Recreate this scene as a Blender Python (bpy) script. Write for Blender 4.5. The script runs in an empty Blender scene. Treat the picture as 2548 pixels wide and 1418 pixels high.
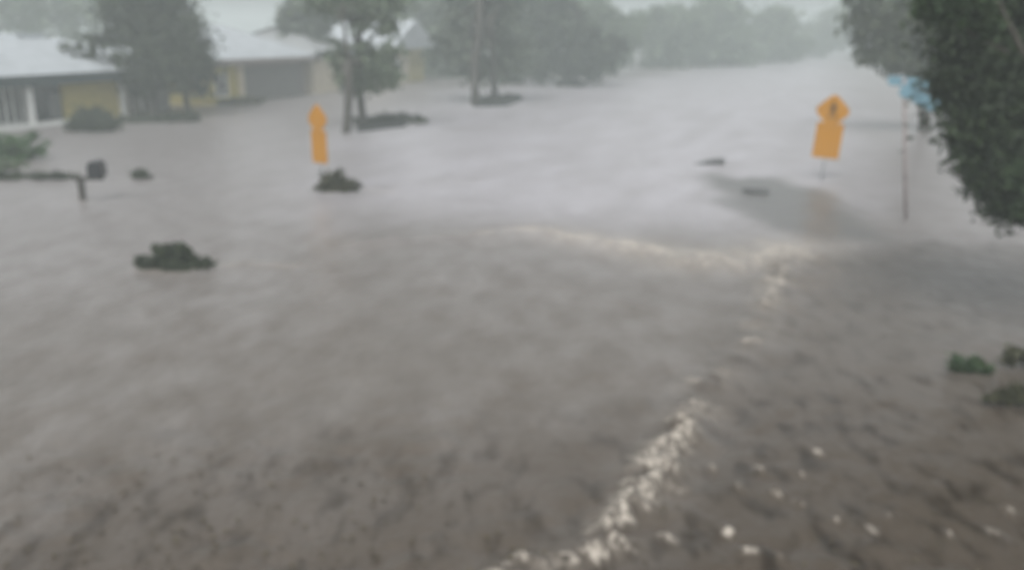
import bpy, math, random
import numpy as np
from mathutils import Vector, Matrix

SC = bpy.context.scene
COL = SC.collection
R = math.radians
random.seed(7)
RNG = np.random.default_rng(11)

# ------------------------------------------------------------------ camera geometry (metres, water at z = 0)
F, CX, CY, H = 2206.0, 1274.0, 709.0, 4.5
PITCH = math.atan((CY - 80) / F)


def ray(px, py):
    x, y = (px - CX) / F, -(py - CY) / F
    return Vector((x, math.cos(PITCH) + y * math.sin(PITCH), -math.sin(PITCH) + y * math.cos(PITCH)))


def ground(px, py, z=0.0):
    d = ray(px, py)
    t = (z - H) / d.z
    return Vector((d.x * t, d.y * t, z))


def at(px, py, Y):
    d = ray(px, py)
    t = Y / d.y
    return Vector((d.x * t, Y, H + d.z * t))


# ------------------------------------------------------------------ materials
def mat(name, col, rough=0.8, noise=0.25, scale=6.0, spec=0.3, stretch=None):
    m = bpy.data.materials.new(name)
    m.use_nodes = True
    nt = m.node_tree
    b = nt.nodes['Principled BSDF']
    b.inputs['Roughness'].default_value = rough
    b.inputs['Specular IOR Level'].default_value = spec
    tc = nt.nodes.new('ShaderNodeTexCoord')
    src = tc.outputs['Object']
    if stretch:
        mp = nt.nodes.new('ShaderNodeMapping')
        mp.inputs['Scale'].default_value = stretch
        nt.links.new(src, mp.inputs['Vector'])
        src = mp.outputs['Vector']
    n = nt.nodes.new('ShaderNodeTexNoise')
    n.inputs['Scale'].default_value = scale
    n.inputs['Detail'].default_value = 5
    nt.links.new(src, n.inputs['Vector'])
    r = nt.nodes.new('ShaderNodeValToRGB')
    r.color_ramp.elements[0].position = 0.3
    r.color_ramp.elements[1].position = 0.7
    r.color_ramp.elements[0].color = (*[c * (1 - noise) for c in col], 1)
    r.color_ramp.elements[1].color = (*[min(1, c * (1 + noise)) for c in col], 1)
    nt.links.new(n.outputs['Fac'], r.inputs['Fac'])
    nt.links.new(r.outputs['Color'], b.inputs['Base Color'])
    bp = nt.nodes.new('ShaderNodeBump')
    bp.inputs['Strength'].default_value = 0.15
    nt.links.new(n.outputs['Fac'], bp.inputs['Height'])
    nt.links.new(bp.outputs['Normal'], b.inputs['Normal'])
    return m


def leafmat(name, a, b_):
    m = bpy.data.materials.new(name)
    m.use_nodes = True
    nt = m.node_tree
    b = nt.nodes['Principled BSDF']
    b.inputs['Roughness'].default_value = 0.55
    b.inputs['Specular IOR Level'].default_value = 0.25
    at_ = nt.nodes.new('ShaderNodeAttribute')
    at_.attribute_name = 'tint'
    mx = nt.nodes.new('ShaderNodeMix')
    mx.data_type = 'RGBA'
    mx.inputs[6].default_value = (*a, 1)
    mx.inputs[7].default_value = (*b_, 1)
    nt.links.new(at_.outputs['Fac'], mx.inputs[0])
    nt.links.new(mx.outputs[2], b.inputs['Base Color'])
    return m


M = {
    'roof': mat('pale_metal_roof', (0.32, 0.345, 0.365), 0.6, 0.14, 1.5, 0.2),
    'roof_grey': mat('grey_roof', (0.22, 0.23, 0.235), 0.7, 0.15, 2),
    'yellow': mat('yellow_stucco', (0.37, 0.31, 0.10), 0.9, 0.12, 2),
    'beige': mat('beige_stucco', (0.50, 0.44, 0.34), 0.9, 0.1, 2),
    'white': mat('white_paint', (0.74, 0.75, 0.73), 0.6, 0.06, 4),
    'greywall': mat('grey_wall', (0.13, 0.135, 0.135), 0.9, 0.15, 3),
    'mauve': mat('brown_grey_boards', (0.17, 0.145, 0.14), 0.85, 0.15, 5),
    'fascia': mat('dark_green_fascia', (0.028, 0.042, 0.045), 0.7, 0.2, 4),
    'dark': mat('dark_glass', (0.012, 0.016, 0.02), 0.12, 0.2, 2, 0.5),
    'garage': mat('grey_garage_door', (0.15, 0.145, 0.14), 0.7, 0.1, 2),
    'bark': mat('wet_bark', (0.05, 0.045, 0.038), 0.8, 0.35, 9, stretch=(1, 1, 0.2)),
    'sign_yellow': mat('yellow_sign_face', (0.37, 0.165, 0.007), 0.45, 0.05, 3),
    'black': mat('black_paint', (0.012, 0.012, 0.012), 0.5, 0.1, 3),
    'steel': mat('galvanised_steel', (0.30, 0.31, 0.32), 0.45, 0.15, 12),
    'rust': mat('brown_post', (0.25, 0.22, 0.215), 0.7, 0.25, 10),
    'blue': mat('blue_sign_face', (0.15, 0.27, 0.335), 0.5, 0.08, 3),
    'navy': mat('navy_panel', (0.012, 0.035, 0.06), 0.45, 0.15, 3),
    'mailbox': mat('black_mailbox_paint', (0.016, 0.017, 0.02), 0.4, 0.15, 6),
    'wood': mat('dark_wet_timber', (0.045, 0.042, 0.037), 0.6, 0.3, 7),
    'driftwood': mat('grey_wet_board', (0.075, 0.078, 0.078), 0.5, 0.25, 6),
    'mulch': mat('dark_bed_edging', (0.016, 0.019, 0.017), 0.9, 0.35, 10),
    'soil': mat('flooded_ground', (0.12, 0.10, 0.07), 0.95, 0.3, 1),
    'leaf_dark': leafmat('dark_leaves', (0.018, 0.024, 0.015), (0.048, 0.062, 0.034)),
    'leaf_mid': leafmat('mid_leaves', (0.028, 0.038, 0.024), (0.075, 0.090, 0.050)),
    'leaf_green': leafmat('green_leaves', (0.024, 0.060, 0.018), (0.052, 0.105, 0.032)),
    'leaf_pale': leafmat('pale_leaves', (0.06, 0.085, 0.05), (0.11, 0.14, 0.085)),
    'leaf_bough': leafmat('dull_green_leaves', (0.020, 0.042, 0.016), (0.042, 0.070, 0.028)),
    'leaf_near': leafmat('deep_green_leaves', (0.016, 0.027, 0.013), (0.043, 0.066, 0.030)),
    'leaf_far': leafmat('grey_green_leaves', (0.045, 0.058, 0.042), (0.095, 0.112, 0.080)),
    'leaf_olive': leafmat('olive_leaves', (0.030, 0.032, 0.016), (0.060, 0.060, 0.032)),
    'litter': leafmat('wet_brown_leaves', (0.035, 0.026, 0.018), (0.085, 0.070, 0.040)),
}


# ------------------------------------------------------------------ mesh helpers
class MB:
    def __init__(self):
        self.v, self.f = [], []

    def add(self, vs, fs):
        k = len(self.v)
        self.v += [tuple(v) for v in vs]
        self.f += [tuple(i + k for i in f) for f in fs]
        return self

    def box(self, x0, x1, y0, y1, z0, z1, top=1.0, mtx=None):
        cx, cy = (x0 + x1) / 2, (y0 + y1) / 2
        t = lambda x, y: (cx + (x - cx) * top, cy + (y - cy) * top)
        vs = [(x0, y0, z0), (x1, y0, z0), (x1, y1, z0), (x0, y1, z0),
              (*t(x0, y0), z1), (*t(x1, y0), z1), (*t(x1, y1), z1), (*t(x0, y1), z1)]
        if mtx:
            vs = [mtx @ Vector(v) for v in vs]
        return self.add(vs, [(3, 2, 1, 0), (4, 5, 6, 7), (0, 1, 5, 4), (1, 2, 6, 5), (2, 3, 7, 6), (3, 0, 4, 7)])

    def prism(self, pts, y0, y1, mtx=None):      # outline in x,z extruded along y
        n = len(pts)
        vs = [(p[0], y0, p[1]) for p in pts] + [(p[0], y1, p[1]) for p in pts]
        if mtx:
            vs = [mtx @ Vector(v) for v in vs]
        fs = [tuple(range(n)), tuple(reversed(range(n, 2 * n)))]
        fs += [(i, i + n, (i + 1) % n + n, (i + 1) % n) for i in range(n)]
        return self.add(vs, fs)

    def tube(self, pts, rad, seg=8):
        pts = [Vector(p) for p in pts]
        rings = []
        for i, p in enumerate(pts):
            d = (pts[min(i + 1, len(pts) - 1)] - pts[max(i - 1, 0)]).normalized()
            a = d.cross(Vector((0.31, 0.95, 0.07))).normalized()
            b = d.cross(a)
            rings.append([p + (a * math.cos(2 * math.pi * k / seg) + b * math.sin(2 * math.pi * k / seg)) * rad[i]
                          for k in range(seg)])
        vs = [v for r in rings for v in r]
        fs = []
        for i in range(len(pts) - 1):
            for k in range(seg):
                k2 = (k + 1) % seg
                fs.append((i * seg + k, i * seg + k2, (i + 1) * seg + k2, (i + 1) * seg + k))
        fs += [tuple(reversed(range(seg))), tuple(range(len(vs) - seg, len(vs)))]
        return self.add(vs, fs)

    def build(self, name, material, parent=None, bevel=0.0, smooth=False):
        me = bpy.data.meshes.new(name)
        me.from_pydata(self.v, [], self.f)
        me.validate()
        import bmesh
        bm = bmesh.new()
        bm.from_mesh(me)
        bmesh.ops.recalc_face_normals(bm, faces=bm.faces)
        bm.to_mesh(me)
        bm.free()
        me.materials.append(material)
        if smooth:
            me.polygons.foreach_set('use_smooth', [True] * len(me.polygons))
        o = bpy.data.objects.new(name, me)
        COL.objects.link(o)
        if parent:
            o.parent = parent
        if bevel:
            md = o.modifiers.new('bevel', 'BEVEL')
            md.width = bevel
            md.segments = 2
        return o


def tag(o, label, cat, group=None, kind=None):
    o['label'] = label
    o['category'] = cat
    if group:
        o['group'] = group
    if kind:
        o['kind'] = kind
    return o


def thing(name, label, cat, loc, rz=0.0, group=None, kind=None):
    o = bpy.data.objects.new(name, None)
    COL.objects.link(o)
    o.location = loc
    o.rotation_euler = (0, 0, rz)
    return tag(o, label, cat, group, kind)


# ------------------------------------------------------------------ foliage
def leaf_cloud(name, material, parent, origin, blobs, n, size, clump=0.35, shell=0.55, flat=0.0, wind=0.0, fringe=0.12):
    """blobs: (centre, (rx, ry, rz)); n leaf-sized faces gathered in clumps through the blobs."""
    o3 = np.array(origin)
    vols = np.array([b[1][0] * b[1][1] * b[1][2] for b in blobs]) ** 0.72
    cnt = np.maximum(24, (vols / vols.sum() * n)).astype(int)
    C, T = [], []
    for (c, r), m in zip(blobs, cnt):
        c = np.array(c) - o3
        r = np.array(r)
        k = max(4, m // 26)
        d = RNG.normal(size=(k, 3))
        d /= np.linalg.norm(d, axis=1)[:, None]
        rad = shell + (1 - shell) * RNG.random(k) ** 0.6
        rad *= 0.82 + 0.36 * RNG.random(k)
        cc = c + d * rad[:, None] * r
        tt = RNG.random(k)
        idx = RNG.integers(0, k, m)
        sp = clump * r.mean() * (0.5 + 0.8 * RNG.random(k))[idx]
        sp = sp * np.where(RNG.random(m) < fringe, 2.0 if clump < 0.7 else 1.35, 1.0)
        off = RNG.normal(size=(m, 3)) * sp[:, None] * np.array([1, 1, 0.62]) * 0.55
        P = cc[idx] + off
        if wind:
            P[:, 0] -= wind * (P[:, 2] - c[2]).clip(0) * 0.3
        C.append(P)
        T.append(np.clip(tt[idx] + RNG.normal(size=m) * 0.18, 0, 1))
    C, T = np.concatenate(C), np.concatenate(T)
    n = len(C)
    ax = RNG.normal(size=(n, 3))
    ax /= np.linalg.norm(ax, axis=1)[:, None]
    nr = RNG.normal(size=(n, 3)) + np.array([0, 0, flat])
    bx = np.cross(ax, nr)
    bx /= np.linalg.norm(bx, axis=1)[:, None]
    s = size * (0.6 + 0.8 * RNG.random(n))[:, None]
    V = np.stack([C - ax * s, C + bx * s * 0.45, C + ax * s, C - bx * s * 0.45], 1).reshape(-1, 3)
    me = bpy.data.meshes.new(name)
    me.vertices.add(4 * n)
    me.vertices.foreach_set('co', V.ravel())
    me.loops.add(4 * n)
    me.loops.foreach_set('vertex_index', np.arange(4 * n, dtype=np.int32))
    me.polygons.add(n)
    me.polygons.foreach_set('loop_start', np.arange(0, 4 * n, 4, dtype=np.int32))
    me.update(calc_edges=True)
    a = me.attributes.new('tint', 'FLOAT', 'FACE')
    a.data.foreach_set('value', T.astype(np.float32))
    me.materials.append(material)
    o = bpy.data.objects.new(name, me)
    COL.objects.link(o)
    if parent:
        o.parent = parent
    return o


def pb(px, py, rx, ry, Y, deep=1.0):
    """an ellipsoid of foliage standing at forward distance Y, sized in photo pixels there"""
    c = at(px, py, Y)
    k = Y / F
    return (tuple(c), (rx * k, (rx + ry) / 2 * k * deep, ry * k))


def limb(a, b, r0, r1, wob=0.15, n=6):
    a, b = Vector(a), Vector(b)
    L = (b - a).length
    pts, rad = [], []
    for i in range(n):
        t = i / (n - 1)
        p = a.lerp(b, t)
        if 0 < i < n - 1:
            p += Vector((random.uniform(-1, 1), random.uniform(-1, 1), random.uniform(-.4, .4))) * wob * L * 0.25
        pts.append(p)
        rad.append(r0 + (r1 - r0) * t)
    return pts, rad


def tree(name, label, base, stems, blobs, n, leaf, material, clump=0.35, shell=0.55, group=None, wind=0.0, cat='tree',
         limbs=6, fringe=0.12):
    root = thing(name, label, cat, base, group=group)
    b = Vector(base)
    tr = MB()
    for s0, s1, ra, rb in stems:
        p, r = limb(Vector(s0) - b, Vector(s1) - b, ra, rb, 0.10)
        r[0] *= 1.35
        tr.tube(p, r)
        big = sorted(blobs, key=lambda q: (Vector(q[0]) - Vector(s1)).length)[:limbs]
        for c, _r in big:
            st = Vector(p[3]).lerp(Vector(p[5]), random.random())
            p2, r2 = limb(st, Vector(c) - b, rb * 0.8, rb * 0.2, 0.25)
            tr.tube(p2, r2, 6)
    tr.build('trunk', M['bark'], root, smooth=True)
    leaf_cloud('crown', material, root, b, blobs, n, leaf, clump, shell, wind=wind, fringe=fringe)
    return root


# ------------------------------------------------------------------ numpy noise
def _hash(ix, iy, seed):
    h = (ix * 374761393 + iy * 668265263 + seed * 974634777) & 0xFFFFFFFF
    h = ((h ^ (h >> 13)) * 1274126177) & 0xFFFFFFFF
    return ((h ^ (h >> 16)) & 0xFFFFFF) / float(0xFFFFFF)


def vnoise(x, y, seed=0):
    ix, iy = np.floor(x).astype(np.int64), np.floor(y).astype(np.int64)
    fx, fy = x - ix, y - iy
    fx = fx * fx * fx * (fx * (fx * 6 - 15) + 10)
    fy = fy * fy * fy * (fy * (fy * 6 - 15) + 10)
    a, b = _hash(ix, iy, seed), _hash(ix + 1, iy, seed)
    c, d = _hash(ix, iy + 1, seed), _hash(ix + 1, iy + 1, seed)
    return (a + (b - a) * fx) * (1 - fy) + (c + (d - c) * fx) * fy


def fbm(x, y, seed=0, o=4):
    s, amp, tot = 0, 1, 0
    for i in range(o):
        s = s + vnoise(x * 2 ** i + 17.3 * i, y * 2 ** i - 9.1 * i, seed + i) * amp
        tot += amp
        amp *= 0.5
    return s / tot - 0.5


def polydist(x, y, pts):
    best = np.full_like(x, 1e9)
    for (ax, ay), (bx, by) in zip(pts[:-1], pts[1:]):
        dx, dy = bx - ax, by - ay
        t = np.clip(((x - ax) * dx + (y - ay) * dy) / (dx * dx + dy * dy), 0, 1)
        best = np.minimum(best, np.hypot(x - ax - t * dx, y - ay - t * dy))
    return best


def g2(*ps):
    return [tuple(ground(*p)[:2]) for p in ps]


def smooth01(x):
    x = np.clip(x, 0, 1)
    return x * x * (3 - 2 * x)


# ------------------------------------------------------------------ ground + water
gm = MB()
gm.add([(-500, -60, -0.7), (500, -60, -0.7), (500, 590, -0.7), (-500, 590, -0.7)], [(0, 1, 2, 3)])
go = gm.build('ground', M['soil'])
go['kind'] = 'structure'

NR, NA = 760, 660
rr = 2.2 * np.exp(np.linspace(0, math.log(560 / 2.2), NR))
aa = np.radians(np.linspace(-66, 66, NA))
RR, AA = np.meshgrid(rr, aa, indexing='ij')
X, Y = RR * np.sin(AA), RR * np.cos(AA)
fade = np.clip(14 / RR, 0, 1)                       # only what the grid can carry far away
th = R(20.3)
ul, vl = X * math.sin(th) + Y * math.cos(th), -X * math.cos(th) + Y * math.sin(th)    # along / across the street
Z = 0.05 * fbm(X * 0.35, Y * 0.22, 1, 3)
Z += 0.045 * fbm(X * 0.9 + 0.4 * Y, Y * 0.9 - 0.5 * X, 21, 3) * fade
nearL = smooth01((13 - RR) / 6)
Z += nearL * 0.15 * smooth01(vnoise(X * 0.9 + 7, Y * 0.9, 25) * 1.3 - 0.1) * fbm(X * 2.6 + Y * 1.2, Y * 3.2 - X * 1.4, 5, 4)
seam = g2((1220, 1440), (1380, 1402), (1510, 1340), (1600, 1230), (1668, 1120), (1718, 1040), (1760, 960), (1838, 880),
          (1900, 790), (1930, 700), (1945, 645))
crest = g2((1985, 615), (1900, 640), (1840, 655), (1780, 640), (1710, 650), (1620, 625), (1500, 605), (1400, 590), (1300, 575),
           (1180, 592), (1040, 590), (900, 610))
ds, dc = polydist(X, Y, seam), polydist(X, Y, crest)
sw = 0.09 + 0.010 * RR
rid = 1 - np.abs(2 * vnoise(X * 4.6 + 1.5 * Y, Y * 4.2 - X * 1.6, 31) - 1)
nf = smooth01((RR - 5) / 3) * smooth01((28 - RR) / 8) * (0.75 + 0.7 * smooth01((12 - RR) / 4))
ampn = smooth01(vnoise(X * 1.9, Y * 1.9, 77) * 1.5 - 0.15)
Z += np.exp(-(ds / sw) ** 2) * (0.12 * rid * ampn + 0.02) * nf
Z -= np.exp(-((ds - 0.32 - 0.02 * RR) / 0.2) ** 2) * 0.05 * nf * vnoise(X * 2, Y * 2, 41)
Z += np.exp(-(dc / 0.45) ** 2) * (0.10 * vnoise(X * 1.5, Y * 1.5, 51) + 0.03)
Z += 0.075 * smooth01((9.5 - RR) / 2.5) * smooth01((X - 0.2) / 1.0) * fbm(X * 2.2, Y * 2.2, 61, 4)
# foam
gap = 1 - 0.42 * smooth01((RR - 11.2) / 1.0) * smooth01((15.5 - RR) / 1.0)
lump = 0.55 + 0.75 * vnoise(X * 0.85 + 3, Y * 0.85, 95)
fo = np.exp(-(ds / (sw * 1.5)) ** 2) * 0.42 * smooth01(vnoise(X * 2.4, Y * 2.4, 19) * 1.6 - 0.25) * nf * gap * lump
fo = np.maximum(fo, np.exp(-(ds / sw) ** 2) * smooth01((rid * ampn * 1.2 + 0.5 * vnoise(X * 6, Y * 6, 8) + 0.4 * vnoise(X * 14, Y * 14, 9) - 0.95) / 0.35) * nf * 1.1 * gap * lump)
fo = np.maximum(fo, np.exp(-(dc / (0.30 + 0.25 * vnoise(X * 0.9, Y * 0.9, 96))) ** 2) * smooth01((vnoise(X * 1.3, Y * 2.0, 91) + 0.5 * vnoise(X * 4, Y * 4, 12) - 0.52) / 0.35)
                * smooth01((X + 2.5) / 4) * 1.0)
fo = np.maximum(fo, np.exp(-(dc / 1.0) ** 2) * 0.46 * smooth01((X + 1.5) / 4))
flecks = [(1835, 1218, 22), (1895, 1170, 20), (1930, 1228, 24), (1985, 1252, 18), (1808, 1325, 34), (1860, 1382, 42), (1940, 1392, 20),
          (1775, 1155, 14), (2478, 1335, 30), (2508, 1272, 18), (2175, 1325, 22), (1995, 1180, 14), (1625, 1165, 85), (1600, 1230, 60), (1560, 1215, 40),
          (1690, 1060, 44), (1725, 955, 32), (1660, 1100, 30), (1295, 1392, 44), (1480, 1382, 60), (1540, 1362, 46), (1420, 1405, 50),
          (1515, 1322, 26), (1660, 1335, 36), (2035, 1130, 20), (2360, 1330, 14), (1925, 705, 40), (1740, 645, 60), (1880, 648, 70), (1965, 625, 75), (1820, 655, 40), (1620, 622, 46), (1905, 760, 26), (1500, 600, 40), (1380, 585, 40),  (2215, 1290, 13), (2080, 1300, 16)]
for fx, fy, fr in flecks:
    c = ground(fx, fy)
    e1 = ground(fx + fr, fy)
    e2 = ground(fx, fy - fr * 0.7)
    rx, ry = (e1 - c).length * 0.6, (e2 - c).length * 0.6
    q = ((X - c.x + 0.3 * (Y - c.y)) / rx) ** 2 + ((Y - c.y) / ry) ** 2
    w = np.exp(-q * 1.1)
    sp = smooth01((w + 1.3 * fbm(X * 8 + 3 * Y, Y * 9 - 3 * X, 14, 3) - 0.40) / 0.4) * (w > 0.05)
    fo = np.maximum(fo, sp * 0.75)
    Z += w * 0.05 * (0.5 + vnoise(X * 6, Y * 6, 15))
for wk, a_ in ((g2((350, 672), (440, 680), (545, 662), (620, 655), (720, 664)), 0.30), (g2((775, 470), (835, 484), (900, 474), (980, 480)), 0.25),
               (g2((320, 448), (390, 449)), 0.2), (g2((190, 502), (225, 503)), 0.2)):
    dw = polydist(X, Y, wk)
    fo = np.maximum(fo, np.exp(-(dw / 0.16) ** 2) * a_ * (0.5 + vnoise(X * 3, Y * 3, 33)))
    Z += np.exp(-(dw / 0.2) ** 2) * 0.03
# dark tree reflection painted into the water round the drifting boards
pool = g2((1760, 430), (1840, 445), (1930, 440), (2050, 480), (2160, 540), (2180, 590), (2050, 600), (1920, 575), (1830, 520), (1775, 470))


def inpoly(x, y, pts):
    r = np.zeros_like(x, bool)
    for (ax, ay), (bx, by) in zip(pts, pts[1:] + pts[:1]):
        c = ((ay > y) != (by > y)) & (x < (bx - ax) * (y - ay) / (by - ay + 1e-12) + ax)
        r ^= c
    return r


pd = polydist(X, Y, pool + pool[:1])
sg = np.where(inpoly(X, Y, pool), pd, -pd) + 1.2 * fbm(X * 0.7, Y * 0.7, 71, 3)
tree_refl = smooth01((sg + 0.5) / 1.2)
# open water mid-street painted pale, standing in for bright sky reflection
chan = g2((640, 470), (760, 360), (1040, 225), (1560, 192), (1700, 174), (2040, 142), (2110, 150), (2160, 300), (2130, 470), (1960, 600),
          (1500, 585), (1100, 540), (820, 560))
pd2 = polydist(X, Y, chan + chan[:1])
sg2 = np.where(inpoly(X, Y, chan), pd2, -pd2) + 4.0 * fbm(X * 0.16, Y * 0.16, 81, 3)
sky_sheen = smooth01((sg2 + 5.5) / 11.0) * (0.78 + 0.5 * fbm(ul * 0.35, vl * 1.1, 83, 4))
sky_sheen = np.maximum(sky_sheen, 0.30 * smooth01((RR - 9) / 20)) * (1 - 0.5 * tree_refl)
# shallow water over drowned verge and yard, with tree shade painted in dark
vp = seam + g2((2100, 620), (2300, 590), (3000, 640)) + [(9.0, 2.0), (0.2, 2.0)]
pd3 = polydist(X, Y, vp + vp[:1])
sg3 = np.where(inpoly(X, Y, vp), pd3, -pd3) + 0.8 * fbm(X * 1.1, Y * 1.1, 85, 3)
verge = smooth01((sg3 + 0.15) / 0.9) * (0.45 + 0.55 * smooth01((14 - RR) / 6))
verge = np.maximum(verge, smooth01((10.8 + 2.5 * fbm(X * 0.8, Y * 0.8, 86, 3) - RR) / 3.5) * 0.75)
verge = np.maximum(verge, np.exp(-(ds / 0.5) ** 2) * (0.35 + 0.65 * vnoise(X * 2.2, Y * 2.2, 87)) * nf * 0.9)  # trough shadow along the kerb foam, painted dark
me = bpy.data.meshes.new('water')
V = np.stack([X, Y, Z], -1).reshape(-1, 3)
me.vertices.add(len(V))
me.vertices.foreach_set('co', V.ravel())
ii, jj = np.meshgrid(np.arange(NR - 1), np.arange(NA - 1), indexing='ij')
a0 = (ii * NA + jj).ravel()
Q = np.stack([a0, a0 + NA, a0 + NA + 1, a0 + 1], -1)[:, ::-1]
me.loops.add(Q.size)
me.loops.foreach_set('vertex_index', np.ascontiguousarray(Q).ravel().astype(np.int32))
me.polygons.add(len(Q))
me.polygons.foreach_set('loop_start', np.arange(0, Q.size, 4, dtype=np.int32))
me.polygons.foreach_set('use_smooth', np.ones(len(Q), bool))
me.update(calc_edges=True)
for nm, arr in (('foam', fo), ('tree_refl', tree_refl), ('sky_sheen', sky_sheen), ('verge', verge)):
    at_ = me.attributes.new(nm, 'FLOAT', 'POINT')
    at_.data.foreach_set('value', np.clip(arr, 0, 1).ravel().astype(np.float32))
wm = bpy.data.materials.new('muddy_flood_water')
wm.use_nodes = True
nt = wm.node_tree
B = nt.nodes['Principled BSDF']
L = nt.links.new
tc = nt.nodes.new('ShaderNodeTexCoord')


def nnoise(scale, detail, vec, sc=None, rot=0):
    mp = nt.nodes.new('ShaderNodeMapping')
    mp.inputs['Scale'].default_value = sc or (1, 1, 1)
    mp.inputs['Rotation'].default_value = (0, 0, rot)
    L(vec, mp.inputs['Vector'])
    n = nt.nodes.new('ShaderNodeTexNoise')
    n.inputs['Scale'].default_value = scale
    n.inputs['Detail'].default_value = detail
    L(mp.outputs['Vector'], n.inputs['Vector'])
    return n.outputs['Fac']


def mixc(fac, a, b):
    mx = nt.nodes.new('ShaderNodeMix')
    mx.data_type = 'RGBA'
    for s, v in ((0, fac), (6, a), (7, b)):
        if isinstance(v, tuple):
            mx.inputs[s].default_value = (*v, 1)
        else:
            L(v, mx.inputs[s])
    return mx.outputs[2]


def ramp(v, p0, p1):
    r = nt.nodes.new('ShaderNodeMapRange')
    r.inputs[1].default_value = p0
    r.inputs[2].default_value = p1
    L(v, r.inputs[0])
    return r.outputs[0]


ob = tc.outputs['Object']
big = ramp(nnoise(0.25, 4, ob, (1, 0.6, 1), 0.4), 0.35, 0.65)
mid = ramp(nnoise(1.7, 4, ob, (1, 0.55, 1), 0.6), 0.35, 0.68)
c1 = mixc(big, (0.122, 0.110, 0.098), (0.155, 0.144, 0.135))
c2 = mixc(mid, (0.092, 0.079, 0.066), c1)
fa = nt.nodes.new('ShaderNodeAttribute'); fa.attribute_name = 'foam'
sa = nt.nodes.new('ShaderNodeAttribute'); sa.attribute_name = 'tree_refl'
pa = nt.nodes.new('ShaderNodeAttribute'); pa.attribute_name = 'sky_sheen'
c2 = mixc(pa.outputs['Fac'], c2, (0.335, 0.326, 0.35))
va = nt.nodes.new('ShaderNodeAttribute'); va.attribute_name = 'verge'
c2 = mixc(va.outputs['Fac'], c2, (0.056, 0.0445, 0.0335))  # verge mask darkens near water, painted shade included
strk = ramp(nnoise(3.4, 5, ob, (1, 0.5, 1), 0.7), 0.50, 0.66)  # brown streaks painted as the dark sides of ripples
sm = nt.nodes.new('ShaderNodeMath'); sm.operation = 'MULTIPLY'
L(va.outputs['Fac'], sm.inputs[0]); L(strk, sm.inputs[1])
c2 = mixc(sm.outputs[0], c2, (0.020, 0.014, 0.009))
c3 = mixc(sa.outputs['Fac'], c2, (0.10, 0.098, 0.096))
lace = ramp(nnoise(16.0, 6, ob, (1, 0.7, 1), 0.7), 0.36, 0.60)
lm = nt.nodes.new('ShaderNodeMath'); lm.operation = 'MULTIPLY'
L(fa.outputs['Fac'], lm.inputs[0]); L(lace, lm.inputs[1])
c4 = mixc(lm.outputs[0], c3, (0.45, 0.41, 0.355))
L(c4, B.inputs['Base Color'])
rr_ = nt.nodes.new('ShaderNodeMapRange')
rr_.inputs[3].default_value = 0.33
rr_.inputs[4].default_value = 0.7
L(lm.outputs[0], rr_.inputs[0])
L(rr_.outputs[0], B.inputs['Roughness'])
B.inputs['IOR'].default_value = 1.33
h1 = nnoise(1.3, 5, ob, (1, 0.6, 1), 0.5)
h2 = nnoise(5.5, 4, ob, (1, 0.6, 1), 0.9)
b1 = nt.nodes.new('ShaderNodeBump'); b1.inputs['Strength'].default_value = 0.36; b1.inputs['Distance'].default_value = 0.2
b2 = nt.nodes.new('ShaderNodeBump'); b2.inputs['Strength'].default_value = 0.45; b2.inputs['Distance'].default_value = 0.05
L(h1, b1.inputs['Height']); L(h2, b2.inputs['Height']); L(b1.outputs['Normal'], b2.inputs['Normal'])
L(b2.outputs['Normal'], B.inputs['Normal'])
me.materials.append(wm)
wo = bpy.data.objects.new('water', me)
COL.objects.link(wo)
wo['kind'] = 'structure'

# ------------------------------------------------------------------ houses along the far side of the street
O = ground(0, 325)
D = Vector((math.sin(th), math.cos(th), 0))
N = Vector((-math.cos(th), math.sin(th), 0))
ROT = math.pi / 2 - th


def U(px, py=250, v=0.0):
    d = ray(px, py)
    # (t*d - O - v*N) . N == 0
    t = (O.dot(N) + v) / (d.x * N.x + d.y * N.y)
    p = Vector((d.x * t, d.y * t, 0))
    return (p - O).dot(D)


def hip_roof(x0, x1, y0, y1, ze, zr, th_=0.14):
    m = MB()
    ym = (y0 + y1) / 2
    k = (y1 - y0) / 2 * 0.9
    lo = [(x0, y0, ze), (x1, y0, ze), (x1, y1, ze), (x0, y1, ze)]
    up = [(x, y, z + th_) for x, y, z in lo]
    rd = [(x0 + k, ym, zr), (x1 - k, ym, zr)]
    m.add(lo + up + rd, [(3, 2, 1, 0), (0, 1, 5, 4), (1, 2, 6, 5), (2, 3, 7, 6), (3, 0, 4, 7),
                         (4, 5, 9, 8), (5, 6, 9), (6, 7, 8, 9), (7, 4, 8)])
    return m


def roof_seams(x0, x1, y0, y1, ze, zr, step=0.9):
    """standing seams on the front slope of a hip roof"""
    m = MB()
    ym = (y0 + y1) / 2
    k = (y1 - y0) / 2 * 0.9
    x = x0 + k
    while x < x1 - k:
        m.tube([(x, y0 + 0.05, ze + 0.15), (x, ym, zr + 0.01)], [0.025, 0.025], 4)
        x += step
    return m


def window(parent, x0, x1, y, z0, z1, bars=1, fr=0.09, frame_mat='white'):
    m = MB()
    m.box(x0, x1, y - 0.06, y + 0.02, z1 - fr, z1)
    m.box(x0, x1, y - 0.08, y + 0.02, z0, z0 + fr)
    m.box(x0, x0 + fr, y - 0.058, y + 0.02, z0 + fr, z1 - fr)
    m.box(x1 - fr, x1, y - 0.058, y + 0.02, z0 + fr, z1 - fr)
    for k in range(bars):
        xc = x0 + (x1 - x0) * (k + 1) / (bars + 1)
        m.box(xc - 0.05, xc + 0.05, y - 0.055, y + 0.02, z0 + fr, z1 - fr)
    f = m.build('window', M[frame_mat], parent)
    MB().box(x0 + fr, x1 - fr, y - 0.012, y + 0.02, z0 + fr, z1 - fr).build('pane', M['dark'], f)
    return f


def house(origin_u, label, group=None):
    p = O + D * origin_u
    return thing('house', label, 'house', (p.x, p.y, 0), ROT, group)


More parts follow.
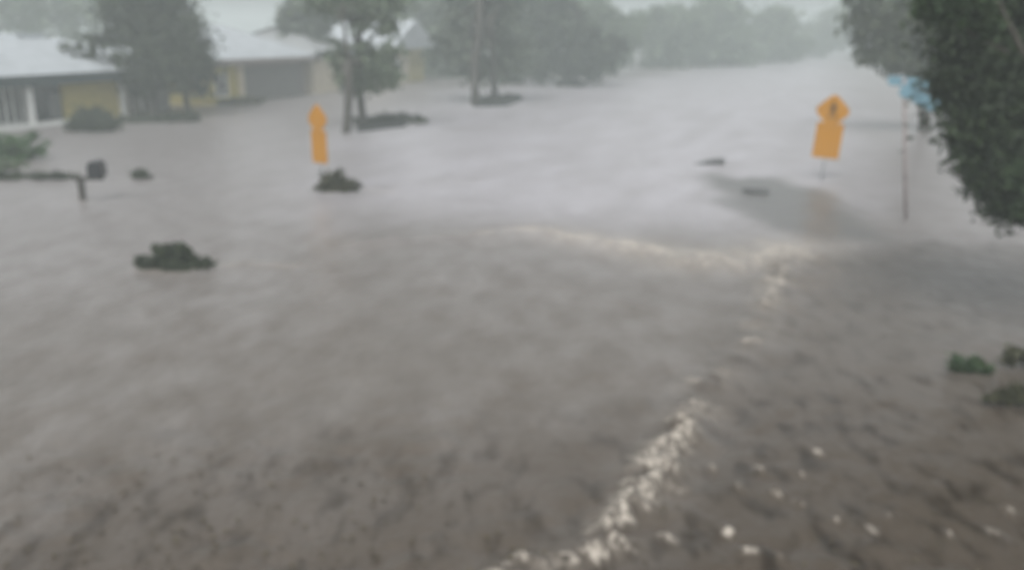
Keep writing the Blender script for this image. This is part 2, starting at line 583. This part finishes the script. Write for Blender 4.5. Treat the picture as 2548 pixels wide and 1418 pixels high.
G = 'houses along the flooded street'
# --- nearest house: white metal roof, porch, yellow front
hA = house(0, 'nearest house with pale metal roof, white porch column and yellow wall', G)
a0, a1, a2, a3 = U(-260), U(162), U(318), U(430)
MB().box(a1, a2, 0, 8.2, -0.7, 2.3).build('wall', M['yellow'], hA)
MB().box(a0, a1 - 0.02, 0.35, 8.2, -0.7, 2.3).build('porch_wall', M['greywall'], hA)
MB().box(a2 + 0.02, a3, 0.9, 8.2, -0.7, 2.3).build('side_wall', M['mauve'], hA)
MB().box(a0, a1 - 0.05, -0.45, 0.34, -0.7, 0.16).build('porch_floor', M['white'], hA, 0.02)
roofA = hip_roof(a0 - 0.6, a3 + 0.5, -0.75, 8.9, 2.34, 4.15).build('roof', M['roof'], hA)
roof_seams(a0 - 0.6, a3 + 0.5, -0.75, 8.9, 2.34, 4.15).build('roof_seam', M['roof'], roofA)
fm = MB()
fm.box(a0 - 0.6, a3 + 0.5, -0.80, -0.752, 1.98, 2.50)
fm.box(a3 + 0.502, a3 + 0.55, -0.75, 8.9, 2.08, 2.50)
fm.build('fascia', M['fascia'], hA)
for px in (-95, 62):
    u = U(px)
    MB().box(u - 0.14, u + 0.14, -0.42, -0.14, 0.162, 2.335).build('porch_column', M['white'], hA, 0.015)
u = U(303)
MB().box(u - 0.22, u + 0.22, -0.16, -0.003, -0.7, 2.335).build('corner_pillar', M['white'], hA, 0.01)
window(hA, U(-12, v=.35), U(50, v=.35), 0.35, 0.2, 1.95, 2, 0.06)
window(hA, U(-85, v=.35), U(-30, v=.35), 0.35, 0.2, 1.95, 2, 0.06)
m = MB()
d0, d1 = U(80, v=.35), U(152, v=.35)
dr = MB().box(d0, d1, 0.29, 0.348, 0.165, 2.15).build('door', M['dark'], hA)
MB().box(d0 + 0.95, d1 - 0.1, 0.275, 0.2895, 0.25, 1.5).build('door_panel', M['greywall'], dr)
MB().box(U(325, v=.9), U(352, v=.9), 0.82, 0.897, 0.1, 2.0).build('door', M['white'], hA)
MB().box(U(362, v=.9), U(420, v=.9), 0.83, 0.897, -0.3, 1.9).build('garage_door', M['garage'], hA)
vr = at(42, 84, 47)
# small pale ridge structure showing over the roof
MB().box(U(8, 85, 6.2), U(74, 85, 6.2), 5.2, 7.2, 3.2, 4.42).build('roof_vent', M['roof'], hA, 0.03)

# --- second house: yellow front and brown-grey garage
uB = U(522)
hB = house(uB, 'second house with yellow wall beside a wide brown-grey garage front', G)
w1, w2 = U(608) - uB, U(776) - uB
MB().box(0, w1, 0, 9, -0.7, 2.62).build('wall', M['yellow'], hB)
MB().box(w1 + 0.02, w2, 0.5, 9, -0.7, 2.62).build('garage_wall', M['mauve'], hB)
gd = MB()
for k in range(5):
    gd.box(w1 + 0.6, w2 - 0.8, 0.43, 0.497, -0.4 + k * 0.5, 0.07 + k * 0.5)
gd.build('garage_door', M['garage'], hB, 0.01)
rB = hip_roof(-1.6, w2 + 0.5, -0.7, 9.6, 2.66, 4.95).build('roof', M['roof'], hB)
roof_seams(-1.6, w2 + 0.5, -0.7, 9.6, 2.66, 4.95).build('roof_seam', M['roof'], rB)
fm = MB()
fm.box(-1.6, w2 + 0.5, -0.75, -0.702, 2.44, 2.82)
fm.build('fascia', M['mauve'], hB)
window(hB, 0.6, 1.9, 0, 0.5, 1.9, 1)
MB().box(w1 - 0.5, w1 + 0.01, -0.12, -0.003, -0.7, 2.64).build('corner_pillar', M['beige'], hB)

# --- third house: beige wall
uC = U(782, 225)
hC = house(uC, 'third house with beige wall half hidden behind the twin-trunked tree', G)
w1 = U(845, 225) - uC
w2 = U(905, 225) - uC
MB().box(0, w1, 0, 9, -0.7, 2.9).build('wall', M['beige'], hC)
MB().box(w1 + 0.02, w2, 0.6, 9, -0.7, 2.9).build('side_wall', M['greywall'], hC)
rC = hip_roof(-0.6, w2 + 0.5, -0.7, 9.6, 2.94, 5.2).build('roof', M['roof_grey'], hC)
MB().box(-0.6, w2 + 0.5, -0.75, -0.702, 2.74, 3.1).build('fascia', M['fascia'], hC)
window(hC, w1 + 0.6, w1 + 2.4, 0.6, 0.8, 2.1, 1)

# --- fourth house: pale gable end seen between the trees
uD = U(965, 205)
hD = house(uD, 'farthest house with cream wall and pale gable between grey trees', G)
w1 = U(1018, 205) - uD
w2 = U(1075, 205) - uD
MB().box(0, w1, 0, 8, -0.7, 3.0).build('wall', M['beige'], hD)
MB().box(w1 + 0.02, w2, 0.8, 8, -0.7, 3.0).build('side_wall', M['yellow'], hD)
rD = MB()
rD.prism([(-0.6, 3.02), (w2 + 0.6, 3.02), (w2 / 2, 5.5)], -0.7, 8.6)
rD.build('roof', M['roof'], hD)
window(hD, w1 * 0.3, w1 * 0.62, 0, 0.9, 2.2, 1)

# ------------------------------------------------------------------ trees on the far side
def gp(px, py, z=-0.6):
    p = ground(px, py)
    return Vector((p.x, p.y, z))


b = gp(385, 288)
Yt = b.y
tree('yard_tree', 'broad grey-green tree with several trunks in front of the yellow houses', b,
     [(b, at(375, 130, Yt), 0.26, 0.14), (gp(462, 284), at(455, 140, Yt), 0.2, 0.11), (gp(345, 290), at(330, 150, Yt), 0.16, 0.09)],
     [pb(330, 40, 75, 60, Yt), pb(400, 50, 80, 70, Yt + 1), pb(365, -25, 80, 50, Yt), pb(440, 110, 75, 70, Yt), pb(485, 150, 45, 50, Yt),
      pb(360, 150, 60, 45, Yt - 1), pb(430, 190, 75, 35, Yt), pb(495, 195, 35, 40, Yt + 1), pb(320, 195, 40, 28, Yt),
      pb(290, 90, 40, 40, Yt), pb(238, 105, 34, 20, Yt - 1, 0.7), pb(205, 128, 34, 22, Yt - 1, 0.7), pb(345, 205, 40, 40, Yt), pb(270, 20, 30, 30, Yt)],
     16000, 0.17, M['leaf_dark'], clump=0.42, shell=0.35, limbs=8)

b = gp(742, 236)
Yt = 72
b = Vector((at(748, 150, Yt).x, Yt, -0.6))
tree('shade_tree', 'hazy grey tree standing behind the brown-grey garage', b,
     [(b, at(748, 90, Yt), 0.25, 0.14)],
     [pb(745, 40, 50, 40, Yt), pb(780, 70, 45, 40, Yt), pb(735, 90, 40, 35, Yt), pb(790, 115, 40, 40, Yt), pb(760, 130, 40, 30, Yt),
      pb(800, 20, 60, 40, Yt), pb(775, 160, 30, 30, Yt)],
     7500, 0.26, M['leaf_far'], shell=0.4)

b = gp(856, 332)
Yt = b.y
b2 = gp(905, 314)
tree('street_tree', 'slender twin-trunked tree on the left beside the first dark raised bed', b,
     [(b, at(868, 150, Yt), 0.22, 0.17), (b2, at(893, 20, b2.y), 0.22, 0.15), (at(868, 150, Yt), at(850, 20, Yt), 0.11, 0.05)],
     [pb(860, 175, 40, 30, Yt + 2.4), pb(925, 180, 45, 45, Yt + 2.4), pb(955, 145, 40, 28, Yt + 2.4), pb(905, 130, 30, 24, Yt + 2.4), 
      pb(880, 210, 35, 22, Yt + 2.4), pb(850, -20, 70, 50, Yt + 2.4), pb(930, -10, 70, 55, Yt + 2.4), pb(955, 60, 30, 28, Yt + 2.4), pb(840, 130, 25, 25, Yt + 2.4), pb(800, 0, 50, 30, Yt + 2.4), pb(900, 50, 26, 30, Yt + 2.4), pb(880, 160, 45, 30, Yt + 2.4), pb(950, 195, 36, 24, Yt + 2.4)],
     5600, 0.18, M['leaf_pale'], clump=0.7, shell=0.25, limbs=5)

b = gp(1184, 262)
Yt = b.y
b2 = gp(1226, 252)
tree('street_tree', 'tall twin-trunked tree near the middle beside the second dark raised bed', b,
     [(b, at(1194, -60, Yt), 0.27, 0.22), (b2, at(1222, 40, Yt), 0.25, 0.17)],
     [pb(1190, 120, 70, 60, Yt + 3.2), pb(1230, 60, 60, 50, Yt + 3.2), pb(1150, 60, 60, 60, Yt + 3.2), pb(1200, 175, 60, 28, Yt + 3.2), pb(1270, 140, 50, 45, Yt + 3.2),
      pb(1180, -30, 100, 50, Yt + 3.2), pb(1120, 130, 45, 45, Yt + 3.2), pb(1260, -20, 60, 50, Yt + 3.2)],
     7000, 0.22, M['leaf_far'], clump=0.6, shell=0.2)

# far trees fading into the driven rain; crowns reach down to the water
GT = 'hazy trees lining the far side of the flood'
far = [  # px, base py, Y, blobs, label
    (60, 100, [(40, 10, 130, 80), (140, 45, 100, 60), (-60, 20, 100, 80), (210, 30, 60, 60)], 'leaf_pale', 'pale green tree rising behind the nearest house roof'),
    (1030, 100, [(1010, 60, 70, 60), (1060, 110, 60, 60), (1000, -20, 90, 50), (1055, 165, 35, 35), (950, 40, 40, 50), (1085, 30, 50, 60)], 'leaf_mid', 'grey tree crowding over the farthest cream house'),
    (1120, 94, [(1110, 110, 60, 70), (1150, 30, 70, 70), (1100, 180, 55, 28), (1160, 170, 50, 35), (1120, -30, 80, 40)], 'leaf_mid', 'grey tree just left of the tall twin-trunked tree'),
    (1290, 82, [(1290, 110, 75, 70), (1330, 30, 70, 60), (1280, 175, 80, 30), (1250, 40, 60, 60), (1350, 165, 60, 30)], 'leaf_mid', 'grey tree just right of the tall twin-trunked tree'),
    (1430, 78, [(1420, 110, 70, 60), (1470, 150, 65, 45), (1400, 60, 60, 60), (1430, 195, 50, 26), (1390, 165, 50, 30), (1360, 0, 60, 50), (1510, 130, 45, 45)], 'leaf_dark', 'dark drooping tree leaning out over the flooded street'),
    (1530, 98, [(1510, 90, 60, 60), (1540, 150, 40, 30), (1470, 40, 70, 45), (1560, 80, 40, 40)], 'leaf_mid', 'last tree of the near grey clump at its right edge'),
    (1660, 118, [(1640, 110, 60, 50), (1690, 70, 60, 50), (1650, 165, 60, 20), (1610, 60, 50, 40)], 'leaf_mid', 'faint tree beyond the dark drooping tree'),
    (1790, 126, [(1790, 90, 65, 60), (1830, 130, 55, 35), (1750, 140, 55, 30), (1790, 25, 60, 30)], 'leaf_mid', 'faint round tree in the middle of the far tree line'),
    (1920, 140, [(1900, 90, 65, 50), (1960, 110, 55, 30), (1890, 135, 60, 22), (1930, 45, 50, 30)], 'leaf_mid', 'faint low tree near the end of the street'),
    (2050, 165, [(2040, 95, 60, 35), (2090, 70, 60, 50), (2000, 115, 50, 20)], 'leaf_mid', 'palest tree where the street vanishes'),
]
for px, Yt, bl, mt, lab in far:
    x = at(px, 150, Yt).x
    b = Vector((x, Yt, -0.6))
    top = min(bl, key=lambda q: q[1])
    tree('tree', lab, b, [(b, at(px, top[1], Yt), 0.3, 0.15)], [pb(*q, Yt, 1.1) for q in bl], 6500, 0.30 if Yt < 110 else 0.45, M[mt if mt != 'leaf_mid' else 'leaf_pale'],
         clump=0.4, shell=0.3, group=GT, limbs=4)

# ------------------------------------------------------------------ right-hand side trees
Yt = 42
b = Vector((at(2330, 150, Yt).x, Yt, -0.6))
tree('overhanging_tree', 'grey overhanging tree behind the blue street sign', b,
     [(b, at(2290, 60, Yt), 0.28, 0.16)],
     [pb(2190, 60, 70, 60, Yt), pb(2240, 130, 70, 45, Yt), pb(2180, 135, 45, 35, Yt), pb(2150, 0, 50, 40, Yt), pb(2270, 30, 90, 70, Yt), pb(2300, 150, 60, 50, Yt),
      pb(2340, 100, 70, 80, Yt), pb(2290, 200, 40, 30, Yt)],
     11000, 0.17, M['leaf_mid'], clump=0.4, shell=0.3)
Yt = 14.0
b = Vector((at(2900, 400, Yt).x, Yt, -0.6))
tree('bushy_tree', 'large dark bushy tree filling the right edge, nearest to the viewer', b,
     [(b, at(2790, 60, Yt), 0.2, 0.12), (b + Vector((0.6, 0.4, 0)), at(2800, 60, Yt), 0.2, 0.12)],
     [pb(2440, 120, 90, 110, Yt), pb(2420, 260, 60, 90, Yt), pb(2390, 20, 80, 80, Yt), pb(2520, 60, 110, 120, Yt), pb(2520, 220, 110, 110, Yt),
      pb(2455, 370, 70, 80, Yt), pb(2540, 390, 110, 90, Yt), pb(2610, 300, 120, 180, Yt), pb(2510, 470, 55, 35, Yt), pb(2700, 200, 140, 220, Yt),
      pb(2600, 500, 90, 55, Yt), pb(2560, 520, 80, 45, Yt), pb(2500, 500, 50, 50, Yt), pb(2440, 440, 45, 45, Yt), pb(2400, 330, 34, 50, Yt), pb(2480, -90, 150, 80, Yt), pb(2360, 200, 30, 50, Yt), pb(2650, -60, 150, 100, Yt)],
     66000, 0.07, M['leaf_near'], clump=0.62, shell=0.2, limbs=3, fringe=0.02)
Yt = 12.5
tree('leafy_bough', 'brighter green leafy bough at the upper right corner', Vector((at(2900, 300, Yt).x, Yt, -0.6)),
     [(Vector((at(2900, 300, Yt).x, Yt, -0.6)), at(2450, -60, Yt), 0.05, 0.03)],
     [pb(2330, 15, 50, 40, Yt), pb(2400, 30, 60, 40, Yt), pb(2370, -40, 90, 40, Yt), pb(2450, 60, 40, 40, Yt)],
     3800, 0.06, M['leaf_bough'], clump=0.4, shell=0.3, limbs=4)
Yt = 13
b = Vector((at(2640, 480, Yt).x, Yt, -0.5))
tree('shrub', 'dark green shrub at the foot of the large bushy tree', b,
     [(b, at(2600, 430, Yt), 0.05, 0.03)], [pb(2545, 440, 34, 40, Yt), pb(2600, 470, 60, 60, Yt), pb(2590, 530, 50, 30, Yt)],
     2600, 0.05, M['leaf_bough'], cat='shrub', limbs=3)

# ------------------------------------------------------------------ hedges, shrubs and verges
def low_shrub(name, label, px, py, blobs, n, leaf, mt, cat='shrub', group=None, clump=0.4, stem=0.03, fr=0.12):
    b = gp(px, py, -0.25)
    Yt = b.y
    root = thing(name, label, cat, b, group=group)
    s = MB()
    for q in blobs:
        c = at(q[0], q[1], Yt) - b
        p, r = limb((c.x * 0.04, c.y * 0.04, 0), c, stem, stem * 0.35, 0.12)
        s.tube(p, r, 5)
    s.build('stem', M['bark'], root)
    leaf_cloud('foliage', M[mt], root, b, [pb(*q, Yt, 1.0) for q in blobs], n, leaf, clump, 0.25, fringe=fr)
    return root


low_shrub('round_shrub', 'dark round shrub against the yellow wall of the nearest house', 228, 328,
          [(228, 292, 45, 28), (200, 308, 35, 18), (262, 310, 35, 18), (228, 318, 60, 12)], 3800, 0.09, 'leaf_dark')
low_shrub('hedge', 'low dark hedge under the broad yard tree', 400, 304,
          [(310, 306, 40, 13), (365, 302, 40, 13), (420, 298, 40, 12), (470, 291, 30, 12), (340, 310, 40, 9)], 3600, 0.09, 'leaf_dark', 'hedge')
low_shrub('hedge', 'thin olive hedge in front of the second house', 560, 262,
          [(510, 268, 30, 10), (555, 260, 30, 10), (595, 253, 28, 10), (640, 250, 25, 6)], 2200, 0.11, 'leaf_olive', 'hedge')
low_shrub('lawn_hedge', 'bright green hedge below the white porch', 40, 398,
          [(-20, 360, 50, 32), (35, 362, 45, 28), (85, 358, 28, 22), (20, 384, 70, 16), (-90, 370, 60, 35), (100, 375, 20, 12)], 5200, 0.075, 'leaf_green', 'hedge')
low_shrub('verge_shrub', 'small pale green bush at the left edge of the picture', 20, 432,
          [(-30, 412, 40, 14), (15, 414, 34, 10), (52, 410, 12, 12)], 1300, 0.07, 'leaf_pale')
low_shrub('verge_hedge', 'long low dark verge running from the left edge to the mailbox', 80, 446,
          [(-60, 437, 60, 10), (20, 437, 45, 9), (85, 438, 40, 6), (140, 438, 38, 5), (180, 440, 20, 5)], 2400, 0.06, 'leaf_dark', 'hedge')

GB = 'dark raised beds in the flood'
for lab, ps, n in (('long dark raised bed beside the slender twin-trunked tree', [(885, 330), (1012, 316), (1008, 288), (898, 296)], 1300),
                   ('small dark raised bed beside the tall twin-trunked tree', [(1176, 268), (1262, 266), (1304, 248), (1290, 236), (1205, 244)], 900)):
    pts = [ground(*p) for p in ps]
    c = sum(pts, Vector()) / len(pts)
    root = thing('planting_bed', lab, 'planting bed', (c.x, c.y, 0), group=GB)
    e = MB()
    k = len(pts)
    vs = [(p.x - c.x, p.y - c.y, -0.5) for p in pts] + [((p.x - c.x) * .96, (p.y - c.y) * .96, 0.10) for p in pts]
    e.add(vs, [tuple(range(k)), tuple(range(k, 2 * k))] + [(i, (i + 1) % k, (i + 1) % k + k, i + k) for i in range(k)])
    e.build('edging', M['mulch'], root, 0.02)
    bl = []
    for i in range(7):
        t = i / 6
        p = (pts[0].lerp(pts[1], t) + (pts[3].lerp(pts[2], t) if k == 4 else pts[4].lerp(pts[3], t))) / 2
        bl.append(((p.x, p.y, 0.17), (0.5, 0.8, 0.16)))
    leaf_cloud('ground_cover', M['leaf_dark'], root, (c.x, c.y, 0), bl, n, 0.12, 0.5, 0.2)
low_shrub('verge_shrub', 'faint low grey clump beyond the end of the long dark bed', 1040, 308, [(1040, 298, 30, 11)], 260, 0.10, 'leaf_mid')

# shrub tops standing out of the flood
b = gp(835, 484, -0.2)
low_shrub('drowned_shrub', 'dark shrub at the foot of the left yellow sign', 835, 478,
          [(835, 450, 34, 26), (868, 462, 28, 14), (805, 464, 22, 14), (838, 466, 50, 10), (880, 464, 16, 6)], 2600, 0.06, 'leaf_olive')
low_shrub('drowned_shrub', 'low dark humped shrub half sunk in the flood at left', 435, 668,
          [(405, 624, 30, 17), (445, 622, 32, 17), (470, 640, 28, 16), (360, 652, 26, 16), (400, 645, 40, 18), (500, 652, 32, 11), (440, 660, 88, 9), (525, 654, 14, 7), (350, 655, 16, 14)],
          5600, 0.045, 'leaf_dark', clump=0.34, fr=0.0)
low_shrub('drowned_shrub', 'small dark shrub top just right of the mailbox', 355, 447, [(350, 434, 17, 13), (368, 441, 16, 6), (340, 441, 14, 7)], 1100, 0.05, 'leaf_dark')

# floating boughs near the right edge
GF = 'leafy boughs drifting at the right edge'
low_shrub('floating_bough', 'green leafy bough drifting in the water at right', 2405, 925,
          [(2405, 905, 38, 12), (2380, 910, 22, 8), (2435, 900, 24, 12), (2455, 925, 22, 8)], 420, 0.06, 'leaf_bough', 'bough', GF, clump=0.7, stem=0.012)
low_shrub('floating_bough', 'brown-olive bough entering from the right edge, upper one', 2525, 915,
          [(2525, 885, 36, 20), (2560, 890, 40, 20)], 520, 0.06, 'leaf_olive', 'bough', GF, stem=0.012)
low_shrub('floating_bough', 'brown-olive bough entering from the right edge, lower one', 2510, 1008,
          [(2500, 985, 36, 14), (2540, 978, 40, 20), (2465, 990, 18, 8)], 620, 0.06, 'leaf_olive', 'bough', GF, stem=0.012)

# ------------------------------------------------------------------ warning signs
def warning_sign(label, px, py, top_py, rz, group, s=1.0, tilt=0.0, figure=True):
    b = gp(px, py, -0.6)
    root = thing('warning_sign', label, 'road sign', b, rz, group)
    root.rotation_euler = (0, tilt, rz)
    zt = at(px, top_py, b.y).z - b.z               # top of the diamond above the base
    hd = 0.52 * s
    MB().tube([(0, 0.045, 0), (0, 0.045, zt - 0.1)], [0.032, 0.032], 8).build('post', M['steel'], root, smooth=True)
    zc = zt - hd

    def dia(h, ch=0.14):
        return [(-ch * h, h * (1 - ch)), (-h * (1 - ch), ch * h), (-h * (1 - ch), -ch * h), (-ch * h, -h * (1 - ch)),
                (ch * h, -h * (1 - ch)), (h * (1 - ch), -ch * h), (h * (1 - ch), ch * h), (ch * h, h * (1 - ch))]
    f = MB()
    f.prism([(x, z + zc) for x, z in dia(hd * 1.08)], -0.004, 0.008)
    d = f.build('diamond_plate', M['sign_yellow'], root)
    if figure:
        sy = MB()                                       # walking figure
        q = 0.42 * s
        oc = [(math.cos(t) * 0.10 * q, zc + 0.62 * q + math.sin(t) * 0.10 * q) for t in np.linspace(0, 2 * math.pi, 13)[:-1]]
        sy.prism(oc, -0.010, -0.0045)
        P = lambda pts: [(x * q, zc + z * q) for x, z in pts]
        sy.prism(P([(-.10, .46), (.12, .46), (.11, -.05), (-.09, -.05)]), -0.010, -0.0045)
        sy.prism(P([(.10, .44), (.36, .12), (.30, .06), (.08, .30)]), -0.0098, -0.0045)
        sy.prism(P([(-.09, .44), (-.32, .10), (-.26, .05), (-.08, .28)]), -0.0098, -0.0045)
        sy.prism(P([(-.09, -.051), (.02, -.051), (-.20, -.62), (-.32, -.60)]), -0.0098, -0.0045)
        sy.prism(P([(.025, -.051), (.11, -.051), (.33, -.58), (.22, -.64)]), -0.0098, -0.0045)
        sy.build('walking_figure', M['black'], d)
    pw, ph = 0.40 * s, 1.10 * s
    z1 = zc - hd * 0.72
    p = MB().box(-pw, pw, 0.0095, 0.020, z1 - ph, z1).build('plaque', M['sign_yellow'], root)
    MB().box(-0.06, 0.06, 0.0202, 0.04, z1 - ph / 2 - 0.03, z1 - ph / 2 + 0.03).build('bracket', M['steel'], p)
    return root


GS = 'yellow warning signs'
warning_sign('yellow diamond warning sign with tall plaque, standing in a dark shrub at left', 800, 474, 258, -R(40), GS, 0.86, figure=False)
warning_sign('larger yellow diamond warning sign with dark walking figure beside the blue street sign', 2040, 446, 233, -R(21), GS, 1.0, R(4))

# ------------------------------------------------------------------ blue street name sign
b = gp(2262, 545, -0.6)
root = thing('street_name_sign', 'light blue street name sign on a thin brown post before the dark tree', 'street sign', b, 0)
b0 = Vector(b)
pt = at(2250, 196, b.y) - b0
MB().tube([(0, 0, 0), (pt.x * .5, 0, pt.z * .5), (pt.x, 0, pt.z)], [0.05, 0.048, 0.046], 8).build('post', M['rust'], root, smooth=True)


def blade(name, px, py, Lm, hm, rz, tilt, material, parent):
    c = at(px, py, b.y) - b0
    mx = Matrix.Translation(c) @ Matrix.Rotation(rz, 4, 'Z') @ Matrix.Rotation(tilt, 4, 'Y')
    r = 0.05
    h, l = hm / 2, Lm / 2
    pts = [(-l + r, -h), (l - r, -h), (l, -h + r), (l, h - r), (l - r, h), (-l + r, h), (-l, h - r), (-l, -h + r)]
    return MB().prism(pts, -0.012, 0.012, mx).build(name, material, parent)


blade('name_blade', 2288, 245, 1.12, 0.30, R(8), R(24), M['blue'], root)
blade('name_blade', 2262, 206, 1.05, 0.22, R(-48), R(4), M['blue'], root)

# ------------------------------------------------------------------ mailbox
b = gp(207, 499, -0.6)
root = thing('mailbox', 'black mailbox on a crooked dark post standing in the flood at left', 'mailbox', b, R(6))
k = b.y / F
zt = at(205, 440, b.y).z - b.z
MB().box(-0.075, 0.075, -0.075, 0.075, 0, zt).build('post', M['wood'], root, 0.01)
za = at(230, 440, b.y).z - b.z
MB().box(-0.16, 0.62, -0.05, 0.05, za - 0.10, za - 0.005).build('arm', M['wood'], root, 0.01)
cb = MB()
xm = (250 - 207) * k
w, h = 0.17, at(250, 400, b.y).z - b.z
z0 = za
pts = [(-w, z0)] + [(-w * math.cos(t), z0 + (h - z0 - w) + w * math.sin(t)) for t in np.linspace(0, math.pi, 9)] + [(w, z0)]
cb.prism([(xm + x, z) for x, z in pts], -0.26, 0.26)
bx = cb.build('box', M['mailbox'], root, 0.008)
MB().prism([(xm + x * 1.05, z0 - 0.004 + (z - z0) * 1.02) for x, z in pts], -0.285, -0.262).build('door', M['mailbox'], bx)
MB().box(xm + w + 0.004, xm + w + 0.014, -0.05, -0.02, z0 + 0.12, z0 + 0.36).build('flag', M['rust'], bx)

# ------------------------------------------------------------------ drifting boards
def board(label, px, py, Lm, Wm, Tm, rz, tilt, name='drifting_board', roll=0.0):
    p = ground(px, py)
    o = MB()
    n = 7
    vs, top, bot = [], [], []
    for i in range(n):
        t = i / (n - 1) * 2 - 1
        jag = 0.06 * Wm * math.sin(i * 2.3)
        wd = Wm * (0.35 + 0.15 * t)
        top.append((t * Lm / 2, -wd + jag)); bot.append((t * Lm / 2, wd + jag))
    ring = top + bot[::-1]
    k = len(ring)
    o.add([(x, y, -Tm / 2) for x, y in ring] + [(x, y, Tm / 2 + 0.02 * math.sin(5 * x)) for x, y in ring],
          [tuple(range(k)), tuple(range(k, 2 * k))] + [(i, (i + 1) % k, (i + 1) % k + k, i + k) for i in range(k)])
    ob_ = o.build(name, M['driftwood'], None, 0.01)
    ob_.location = (p.x, p.y, 0.05)
    ob_.rotation_euler = (roll, tilt, rz)
    return tag(ob_, label, 'debris', 'boards drifting before the right sign')


board('grey board with one raised end drifting farther out, left of the larger sign', 1755, 408, 1.35, 0.75, 0.06, R(-6), R(-9))
board('shorter dark board drifting nearer, below left of the larger yellow sign', 1880, 480, 0.75, 0.42, 0.09, R(-12), R(6), roll=R(10))

# leaf litter drifting on the near water: nobody could count it
n = 330
vs, fs, tint = [], [], []
for i in range(n):
    px = random.uniform(-150, 1300) if random.random() < 0.8 else random.uniform(1300, 2600)
    py = 1120 + 330 * random.random() ** 0.7 + (40 if px > 700 else 0)
    p = ground(px, py)
    a = random.gauss(0.7, 0.7)
    s = random.uniform(0.02, 0.055)
    dx, dy = math.cos(a) * s, -math.sin(a) * s
    j = np.argmin((rr - p.length) ** 2) if False else 0
    k = len(vs)
    r_ = math.hypot(p.x, p.y)
    i0 = int(np.clip(np.searchsorted(rr, r_), 1, NR - 1))
    j0 = int(np.clip((math.degrees(math.atan2(p.x, p.y)) + 66) / 132 * (NA - 1), 1, NA - 2))
    zz = float(Z[i0 - 1:i0 + 2, j0 - 1:j0 + 2].max()) + 0.012
    vs += [(p.x - dx, p.y - dy, zz), (p.x + dy * .4, p.y - dx * .4, zz + 0.012), (p.x + dx, p.y + dy, zz + 0.004), (p.x - dy * .4, p.y + dx * .4, zz + 0.012)]
    fs.append((k, k + 1, k + 2, k + 3))
    tint.append(random.random())
mb = MB()
mb.v, mb.f = vs, fs
lo = mb.build('leaf_litter', M['litter'])
ta = lo.data.attributes.new('tint', 'FLOAT', 'FACE')
ta.data.foreach_set('value', tint[:len(lo.data.polygons)])
tag(lo, 'scattered wet brown leaf flecks drifting on the near water', 'leaf litter', kind='stuff')

# ------------------------------------------------------------------ driven rain and spray: one closed box of even haze
hz = MB().box(-520, 520, -80, 610, -1.7, 14.0).build('haze', M['soil'])
hz.data.materials.clear()
hm = bpy.data.materials.new('rain_haze')
hm.use_nodes = True
hm.node_tree.nodes.clear()
out = hm.node_tree.nodes.new('ShaderNodeOutputMaterial')
pv = hm.node_tree.nodes.new('ShaderNodeVolumePrincipled')
pv.inputs['Color'].default_value = (0.73, 0.80, 0.80, 1)
pv.inputs['Density'].default_value = 0.0054
pv.inputs['Anisotropy'].default_value = 0.1
hm.node_tree.links.new(pv.outputs['Volume'], out.inputs['Volume'])
hz.data.materials.append(hm)
tag(hz, 'grey driven rain and spray hanging over the whole flooded street', 'haze', kind='stuff')

# ------------------------------------------------------------------ light: heavy overcast
w = bpy.data.worlds.new('World')
SC.world = w
w.use_nodes = True
wt = w.node_tree
bg = wt.nodes['Background']
sky = wt.nodes.new('ShaderNodeTexSky')
sky.sky_type = 'NISHITA'
sky.sun_disc = False
sky.sun_elevation = R(55)
sky.sun_rotation = R(195)
sky.dust_density = 6
sky.air_density = 1.2
hs = wt.nodes.new('ShaderNodeHueSaturation')
hs.inputs['Saturation'].default_value = 0.12
wt.links.new(sky.outputs['Color'], hs.inputs['Color'])
wt.links.new(hs.outputs['Color'], bg.inputs['Color'])
bg.inputs['Strength'].default_value = 0.15
sl = bpy.data.lights.new('sun', 'SUN')
sl.energy = 0.6
sl.angle = R(30)
sl.color = (1.0, 0.97, 0.93)
so = bpy.data.objects.new('sun', sl)
COL.objects.link(so)
dv = Vector((math.sin(R(195)) * math.cos(R(55)), math.cos(R(195)) * math.cos(R(55)), math.sin(R(55))))
so.rotation_euler = dv.to_track_quat('Z', 'Y').to_euler()

# ------------------------------------------------------------------ camera
cam = bpy.data.cameras.new('camera')
cam.sensor_width = 36
cam.lens = 36 * F / 2548
cam.clip_end = 2000
cam.clip_start = 0.05
cam.dof.use_dof = True                    # the phone has missed focus: the whole street is soft
cam.dof.focus_distance = 0.6
cam.dof.aperture_fstop = 5.8
co = bpy.data.objects.new('camera', cam)
COL.objects.link(co)
co.location = (0, 0, H)
co.rotation_euler = (math.pi / 2 - PITCH, 0, 0)
SC.camera = co

SC.view_settings.view_transform = 'Standard'
SC.view_settings.look = 'None'
SC.view_settings.exposure = 0.55
SC.view_settings.gamma = 1.0
SC.cycles.volume_bounces = 3
SC.cycles.max_bounces = 8
SC.cycles.use_denoising = True
